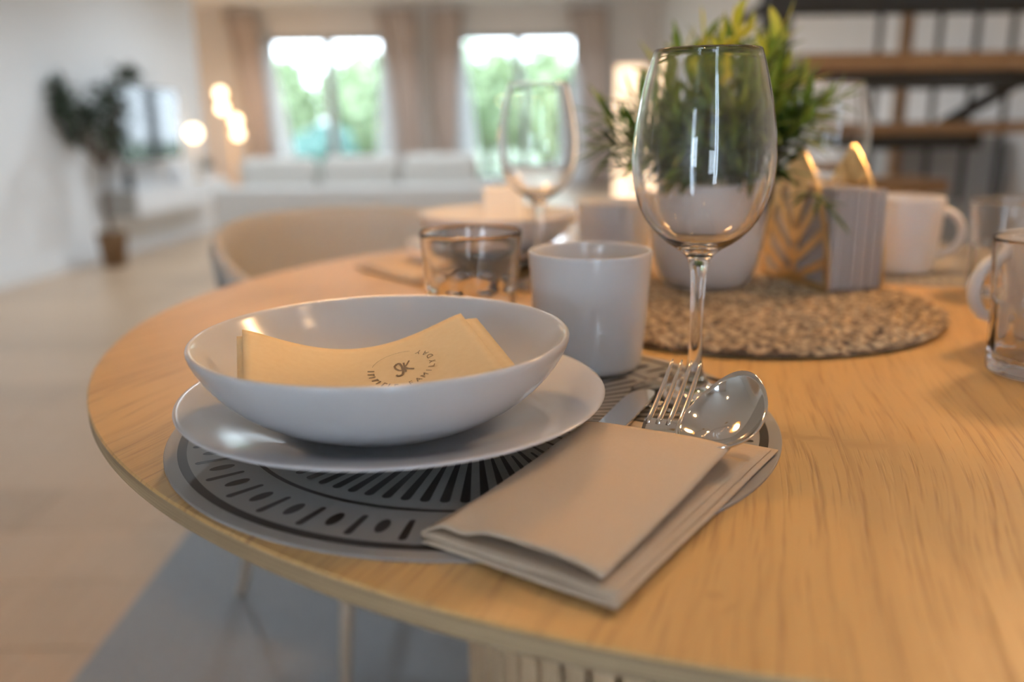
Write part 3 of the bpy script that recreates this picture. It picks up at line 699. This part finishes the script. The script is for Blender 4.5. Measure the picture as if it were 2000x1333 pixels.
for i, (th_, hh, lab) in enumerate(((.013, .108, 'grey folded paper napkin against the leaf-cut panel facing the plant'), (.012, .1085, 'grey folded paper napkin second from the leaf-cut panel facing the plant'), (.018, .107, 'thick grey folded paper napkin in the middle of the gold holder'), (.017, .106, 'thick grey folded paper napkin against the panel facing the handled mug'))):
    o = empty('standing_napkin', (A0.x, A0.y, ZS+.002)); tag(o, lab, 'napkin', 'napkins in the gold holder')
    n_ = 3
    for k in range(n_):
        t0 = off+th_*k/n_+.0002; t1 = off+th_*(k+1)/n_-.0003; e = .0015*math.sin(3*i+2*k)
        b = MB(); b.add([hx*s + hy*t_ + Vector((0, 0, z)) for z in (0, hh+e) for s, t_ in ((.008, t0), (Lh+.002+e, t0), (Lh+.002+e, t1), (.008, t1))], [(3,2,1,0),(4,5,6,7),(0,1,5,4),(1,2,6,5),(2,3,7,6),(3,0,4,7)])
        b.build('fold', M_napkin2, o, bevel=.0012)
    off += th_+.0006

# ------------------------------------------------------------------ tub chair
CX, CY = -.25, 1.53; ca = math.atan2(.78, -.62)
r = empty('tub_chair', (CX, CY, .0090), ca); tag(r, 'beige upholstered tub dining chair with slim legs across the round table', 'chair')
# local +x = backwards
def shell(u, v):
    th = math.radians(-128 + 256*u); q = v*2*PI
    topz = .768 - .14*abs(u*2-1)**3.0; botz = .40
    rx, ry = .272, .280
    # closed cross-section: v 0..1 round (outer up, over the rim, inner down)
    if v < .42: s = v/.42; z = botz+(topz-.018-botz)*s; rad = (.80+.20*s**.7)
    elif v < .58: s = (v-.42)/.16; z = topz-.018+.018*math.sin(PI*s); rad = 1.0-.10*s
    else: s = (v-.58)/.42; z = topz-.018+(botz+.02-topz+.018)*s; rad = .90-.16*s**1.5
    k = 1-.05*abs(u*2-1)**4
    return (rad*rx*math.cos(th)*k, rad*ry*math.sin(th)*k, z)
b = MB().grid(shell, 48, 36)
b.build('backrest', M_shell, r, smooth=True)
prf = [(0, .36), (.215, .36), (.24, .375), (.25, .41), (.245, .445), (.22, .462), (0, .468)]
MB().lathe(prf, 48).build('seat', M_shell, r, smooth=True, subsurf=1)
for sx_, sy_ in ((1, 1), (1, -1), (-1, 1), (-1, -1)):
    MB().tube([(sx_*.15, sy_*.15, .365), (sx_*.225, sy_*.222, .0)], [.015, .009], 10).build('leg', M_leg, r, smooth=True)

# ------------------------------------------------------------------ sofa
SXc = -.906; SW = .83; SYb = 5.0
r = empty('sofa', (SXc, SYb, 0)); tag(r, 'pale linen three-seat sofa seen from behind below the windows', 'sofa')
def rbox(a, b_, name, m, rad, parent): return MB().box(a, b_).build(name, m, parent, bevel=rad, seg=4)
rbox((-SW, 0, .05), (SW, .17, .585), 'back', M_sofa, .03, r)
rbox((-SW+.12, .17, .10), (SW-.12, .88, .28), 'base', M_sofa, .02, r)
for s in (-1, 1): rbox((min(s*SW, s*(SW-.12)), .17, .05), (max(s*SW, s*(SW-.12)), .88, .50), 'arm', M_sofa, .03, r)
cw = (SW-.10)*2/3
for i in range(3):
    x0 = -SW+.10+i*cw
    rbox((x0+.012, .172, .30), (x0+cw-.012, .36, .745+.006*i), 'back_cushion', M_cush, .06, r)
    rbox((x0+.003, .30, .285), (x0+cw-.003, .90, .42), 'seat_cushion', M_cush, .04, r)
for sx_ in (-SW+.06, SW-.06):
    for sy_ in (.08, .80): MB().tube([(sx_, sy_, .06), (sx_, sy_, 0)], [.02, .015], 10).build('leg', M_leg, r)

# ------------------------------------------------------------------ television, bench and things on it
wa = math.atan(.1063)
def onwall(y, d, z=0): return Vector((wallx(y)+d, y, z))
r = empty('television', (-2.735, 6.64, .69), -.03); tag(r, 'flat television on the white wall above the bench', 'television')
MB().box((0, -.50, 0), (.035, .53, .53)).build('casing', M_black, r, bevel=.006); MB().box((.0352, -.488, .012), (.0365, .518, .518)).build('screen', M_tv, r)
MB().box((-.155, -.05, .2), (0, .05, .3)).build('wall_bracket', M_black, r)
r = empty('media_bench', onwall(6.2, .001, .30), -wa); tag(r, 'low white wall-hung bench with grey end under the television', 'bench')
MB().box((0, .02, 0), (.26, 1.55, .185)).build('body', M_bench, r, bevel=.004); MB().box((0, 0, 0), (.26, .0195, .185)).build('end_panel', M_benchend, r)
for k in range(3): MB().box((.2602, .03+k*.507, .01), (.272, .53+k*.507, .175)).build('drawer_front', M_bench, r, bevel=.002)
zb_ = .4855
def bp(px, Y): return PY(px, 300, Y).x
o = MB().lathe([(0, 0), (.045, 0), (.07, .05), (.055, .12), (.03, .15), (.035, .18), (.03, .18), (.025, .15), (0, .14)], 32).build('vase', M_ceramic2, smooth=True, loc=(onwall(7.0, .17).x, 7.0, zb_)); tag(o, 'white round vase on the low bench under the television', 'vase')
o = MB().lathe([(0, 0), (.03, 0), (.032, .1), (.012, .14), (.012, .18), (0, .18)], 24).build('bottle', M_black, smooth=True, loc=(onwall(6.35, .14).x, 6.35, zb_)); tag(o, 'dark bottle on the grey end of the low bench', 'bottle')
r = empty('table_lamp', (onwall(7.42, .15).x, 7.42, zb_)); tag(r, 'small lamp with a lit globe at the television corner', 'lamp')
MB().lathe([(0, 0), (.05, 0), (.05, .012), (.008, .02), (.008, .33), (0, .33)], 24).build('stand', M_brass, r, smooth=True)
MB().lathe([(.06*math.sin(PI*i/14), .39-.06*math.cos(PI*i/14)) for i in range(15)], 24).build('globe', M_globe, r, smooth=True)
r = empty('small_potted_plant', (onwall(7.6, .12).x+.02, 7.62, zb_)); tag(r, 'small green plant in a white pot on the bench end', 'potted plant')
MB().lathe([(0, 0), (.04, 0), (.05, .08), (.045, .08), (0, .07)], 24).build('pot', M_ceramic2, r, smooth=True)
b = MB(); rnd = random.Random(2)
for i in range(40):
    a = rnd.uniform(0, 6.28); e = rnd.uniform(.3, 1.4); d = Vector((math.cos(a)*math.cos(e), math.sin(a)*math.cos(e), math.sin(e))); y_ = d.cross(Vector((0, 0, 1))).normalized()*.008; p = Vector((0, 0, .07)); q = p+d*rnd.uniform(.08, .15)
    b.add([p, p.lerp(q, .5)+y_, q, p.lerp(q, .5)-y_], [(0, 1, 2, 3)])
tag(b.build('foliage', M_leafdark, r), kind='stuff')

# ------------------------------------------------------------------ small indoor tree in a basket
p = PZ(227, 518, 0); TXp, TYp = p.x+.02, 5.86
r = empty('indoor_tree', (TXp, TYp, 0)); tag(r, 'dark-leaved indoor tree in a brown basket by the white wall', 'potted tree')
MB().lathe([(0, .001), (.075, .001), (.098, .225), (.104, .23), (.098, .235), (.09, .225), (0, .2)], 32).build('basket', M_basket, r, smooth=True)
MB().lathe([(0, .205), (.092, .2)], 24).build('soil', M_soil, r)
base = Vector((TXp, TYp, 0))
fork_ = PY(205, 330, 5.86)-base
MB().tube([(0, 0, .2), (-.02, 0, .4), fork_*.5+Vector((-.005, 0, .17)), fork_], [.018, .016, .014, .012], 8).build('trunk', M_bark, r, smooth=True)
clus = [(95, 165, .10), (130, 190, .13), (120, 235, .13), (150, 260, .10), (100, 210, .09), (205, 185, .09), (235, 150, .07), (255, 140, .05), (225, 215, .12), (215, 260, .10), (175, 225, .08), (235, 265, .08), (150, 215, .10)]
b = MB(); rnd = random.Random(9)
for cx, cy, rad in clus:
    c = PY(cx, cy, 5.86+rnd.uniform(-.12, .10))-base
    MB().tube([fork_, fork_.lerp(c, .5)+Vector((0, 0, -.02)), c], [.009, .006, .003], 6).build('branch', M_bark, r, smooth=True)
    for i in range(int(90*rad/.1)):
        d = Vector((rnd.gauss(0, 1), rnd.gauss(0, 1), rnd.gauss(0, 1))).normalized()*rad*rnd.random()**.5*1.15; d.x = max(d.x, -.14)
        q = c+d; e = Vector((rnd.gauss(0, 1), rnd.gauss(0, 1), rnd.gauss(0, .7)-.4)).normalized(); s_v = e.cross(Vector((rnd.gauss(0, 1), rnd.gauss(0, 1), 1))).normalized()*.014
        tip = q+e*.065
        b.add([q, q.lerp(tip, .5)+s_v, tip, q.lerp(tip, .5)-s_v], [(0, 1, 2, 3)])
lim = .03
b.v = [(max(x, wallx(TYp+y)+lim-TXp), y, z) for x, y, z in b.v]
tag(b.build('foliage', M_leafdark, r), kind='stuff')

# ------------------------------------------------------------------ globe floor lamp, paper lamp
pts = [PY(430, 182, 11.6), PY(434, 211, 11.6), PY(461, 236, 11.6), PY(465, 262, 11.6)]
gx = sum(p.x for p in pts)/4
r = empty('globe_floor_lamp', (gx, 11.6, 0)); tag(r, 'floor lamp with four lit globes in front of the beige curtain', 'floor lamp')
MB().lathe([(0, .001), (.15, .001), (.15, .02), (.012, .03), (.012, 1.42), (0, 1.42)], 32).build('stand', M_brass, r, smooth=True)
for p in pts:
    q = p-Vector((gx, 11.6, 0)); MB().tube([(0, 0, q.z), (q.x, 0, q.z)], .008, 6).build('arm', M_brass, r)
    o = MB().lathe([(.062*math.sin(PI*i/14), -.062*math.cos(PI*i/14)) for i in range(15)], 28).build('globe', M_globe, r, smooth=True, loc=q)
l = bpy.data.lights.new('globe_light', 'POINT'); l.energy = 14; l.color = WARM; l.shadow_soft_size = .15
o = bpy.data.objects.new('globe_light', l); COL.objects.link(o); o.location = (gx, 11.42, 1.1)
p = PY(1228, 380, 7.0)
r = empty('paper_floor_lamp', (p.x, 7.0, 0)); tag(r, 'tall lit paper floor lamp behind the leafy plant', 'floor lamp')
MB().tube([(0, 0, .30), (0, 0, 1.34)], .118, 40, cap=True).build('paper_shade', M_paper, r, smooth=False)
for a in (0, 2.1, 4.2): MB().tube([(.1*math.cos(a), .1*math.sin(a), .32), (.14*math.cos(a), .14*math.sin(a), 0)], .008, 6).build('leg', M_steelblack, r)
for z in (.30, .56, .82, 1.08, 1.34): MB().lathe([(.1185, z-.004), (.121, z-.004), (.121, z+.004), (.1185, z+.004), (.1185, z-.004)], 40).build('hoop', M_paper, r)

# ------------------------------------------------------------------ steel and oak staircase
r = empty('staircase', PZ(1520, 560, 0)); r.location = (.79, 2.62, 0); tag(r, 'open staircase with oak treads on black steel frame', 'staircase'); o0 = Vector(r.location)
def sbox(name, a, b_, m, bev=.003): return MB().box(Vector(a)-o0, Vector(b_)-o0).build(name, m, r, bevel=bev)
p0 = PY(1495, 100, 2.62); p1 = PY(1545, 100, 2.62)
sbox('post', (p0.x, 2.62, 0), (p1.x, 2.70, ZC-.001), M_steelblack)
def tread(x0, x1, ytop, ybot, yblk, xb0, xb1, Y):
    zt_ = PY(1750, ytop, Y).z; zb2 = PY(1750, ybot, Y).z; zk = PY(1750, yblk, Y).z
    sbox('tread', (PY(x0, ytop, Y).x, Y, zb2), (min(PY(x1, ytop, Y).x, 2.06), Y+.27, zt_), M_tread)
    if yblk: sbox('tread_tray', (PY(xb0, ytop, Y).x, Y+.01, zk), (min(PY(xb1, ytop, Y).x, 2.06), Y+.26, zb2-.0005), M_steelblack)
tread(1570, 2200, 102, 138, 170, 1540, 2200, 2.62)
tread(1640, 2150, 240, 263, 293, 1640, 1925, 2.84)
tread(1600, 1855, 352, 380, 400, 1600, 1750, 3.06)
zt_ = PY(1750, 22, 2.60).z; sbox('landing_beam', (p1.x, 2.63, zt_), (2.07, 2.69, zt_+.14), M_steelblack)
# slanted stringer and hand rail
a = PY(2040, 130, 2.95); c = PY(1840, 245, 2.95); MB().tube([a-o0, c-o0], .022, 4).build('stringer', M_steelblack, r)
a = PY(1492, 14, 2.66); c = PY(1370, 92, 3.3); MB().tube([a-o0, c-o0], .016, 8).build('handrail', M_steelblack, r)
for px in (1715, 1832, 1905, 1975): 
    q = PY(px, 100, 3.35); MB().tube([(q.x-o0.x, 3.35-o0.y, .62), (q.x-o0.x, 3.35-o0.y, ZC-.002)], .011, 8).build('baluster', M_steelblack, r)
q = PY(1785, 60, 3.36); sbox('newel', (q.x-.02, 3.40, .0), (q.x+.02, 3.44, ZC-.002), M_tread)
q = PY(1500, 100, 3.35); 

# ------------------------------------------------------------------ grey cabinet under the stairs
q = PY(1800, 300, 3.9)
r = empty('low_cabinet', (1.83, 3.9, 0)); tag(r, 'plain grey cabinet standing behind the staircase by the wall', 'cabinet')
MB().box((-.22, -.3, .05), (.22, .3, .86)).build('body', M_greycab, r, bevel=.004)
for s in (0, 1): MB().box((-.232, -.295+s*.297, .06), (-.2205, -.002+s*.297, .85)).build('door', M_greycab, r, bevel=.002)
MB().box((-.2, -.28, .001), (.2, .28, .05)).build('plinth', M_black, r)

# ------------------------------------------------------------------ lamps of the dining area
def pendant(x, y, z, w, label):
    r = empty('pendant_lamp', (x, y, ZC-.001)); tag(r, label, 'pendant lamp', 'brass pendant lamps over the table')
    zz = z-ZC
    MB().lathe([(0, 0), (.05, 0), (.05, -.02), (0, -.02)], 24).build('ceiling_rose', M_brass, r)
    MB().tube([(0, 0, -.02), (0, 0, zz+.12)], .003, 6).build('cord', M_black, r)
    MB().lathe([(.012, zz+.125), (.04, zz+.12), (.10, zz+.07), (.135, zz), (.132, zz), (.097, zz+.067), (.038, zz+.115), (.012, zz+.12)], 40).build('shade', M_brass, r, smooth=True)
    MB().lathe([(.04*math.sin(PI*i/12), zz+.045-.04*math.cos(PI*i/12)) for i in range(13)], 20).build('bulb', M_bulb, r, smooth=True)
    l = bpy.data.lights.new('pendant_light', 'POINT'); l.energy = w; l.color = WARM; l.shadow_soft_size = .05
    o = bpy.data.objects.new('pendant_light', l); COL.objects.link(o); o.location = (x, y, z-.03)
pendant(-.16, 1.10, 1.50, 5.5, 'brass pendant lamp hanging over the far bowl side of the table'); pendant(.78, 1.05, 1.50, 12, 'brass pendant lamp hanging over the napkin holder side of the table')
def spot(x, y, label, w=16, col=WARM, lens=None):
    r = empty('recessed_spot', (x, y, ZC-.001)); tag(r, label, 'ceiling light', 'recessed ceiling spots')
    MB().lathe([(.032, 0), (.045, 0), (.045, -.006), (.032, -.008), (.032, 0)], 28).build('trim_ring', M_trim, r, smooth=True); MB().lathe([(0, -.002), (.0315, -.002)], 24).build('lens', lens or M_bulb, r)
    l = bpy.data.lights.new('spot_light', 'SPOT'); l.energy = w; l.color = col; l.spot_size = 1.9 if col == WARM else 2.6; l.spot_blend = .6; l.shadow_soft_size = .035
    o = bpy.data.objects.new('spot_light', l); COL.objects.link(o); o.location = (x, y, ZC-.03)
spot(.55, 1.3, 'recessed ceiling spot above the seagrass mat'); spot(1.35, .2, 'recessed ceiling spot to the right of the dining table', 10); spot(-.4, -.9, 'recessed ceiling spot on the near side of the table', 5); spot(1.3, 3.2, 'recessed ceiling spot above the staircase', 8)

COOL_FILL = (.76, .89, 1.0); M_coolfill = emit('cool_fill_lens', COOL_FILL, 30)  # cool spots added out of view to brighten the living room
for x, y, l in ((-1.5, 4.4, 'added cool fill spot over the floor beside the indoor tree'), (-.3, 4.4, 'added cool fill spot behind the sofa right end'), (-1.5, 6.6, 'added cool fill spot over the floor in front of the television'),
                (-.3, 6.6, 'added cool fill spot above the sofa seat right end'), (-2.4, 9.0, 'added cool fill spot before the globe lamp window'), (.4, 9.0, 'added cool fill spot before the paper lamp window'), (-2.5, 11.1, 'added cool fill spot washing the globe lamp curtains'), (.1, 11.1, 'added cool fill spot washing the paper lamp curtains')):
    spot(x, y, l, 66, COOL_FILL, M_coolfill)

# ------------------------------------------------------------------ garden outside
tag(MB().box((-30, YB+.25, -.3), (30, 60, -.17)).build('lawn', M_lawn), 'green lawn outside the windows', 'lawn', kind='stuff')
def gtree(x, y, h, rad, m, label):
    r = empty('garden_tree', (x, y, -.169)); tag(r, label, 'tree', 'trees outside the windows')
    MB().tube([(0, 0, 0), (.05, 0, h*.5), (0, 0, h*.8)], [.12, .09, .04], 8).build('trunk', M_bark, r, smooth=True)
    b = MB(); rn = random.Random(int(x*13+y*7)); 
    for i in range(1300):
        d = Vector((rn.gauss(0, 1), rn.gauss(0, 1), rn.gauss(0, 1))).normalized(); k = rn.random()**.4*(1+.3*noise.noise(d*2+Vector((x, y, 0))))
        p = Vector((d.x*rad*k, d.y*rad*k, max(.20, h*.56 + d.z*h*.44*k))); e = Vector((rn.gauss(0, 1), rn.gauss(0, 1), rn.gauss(0, 1))).normalized()*.16; f_ = e.cross(Vector((rn.gauss(0, 1), 1, rn.gauss(0, 1)))).normalized()*.10
        b.add([p-e, p+f_, p+e, p-f_], [(0, 1, 2, 3)])
    tag(b.build('foliage', m, r), kind='stuff')
gtree(-4.95, 18.6, 2.5, .95, M_tree1, 'green garden tree seen in the left window pane beside the curtain')
gtree(-3.5, 21.5, 2.7, 1.2, M_tree1, 'green garden tree seen through the window above the sofa left cushion')
gtree(-3.5, 16.6, 1.0, .55, M_tree2, 'low blue-green bush outside the window above the sofa left cushion')
gtree(-2.3, 18.4, 2.5, .95, M_tree1, 'green garden tree seen through the window above the sofa right cushion')
gtree(-.5, 21.0, 2.8, 1.2, M_tree1, 'green garden tree seen through the window behind the far wine glass')
gtree(.9, 18.2, 2.5, .95, M_tree1, 'green garden tree seen through the pane next to the paper lamp curtain')
gtree(-1.9, 16.5, .9, .5, M_tree2, 'low blue-green bush outside the window at the mullion foot')
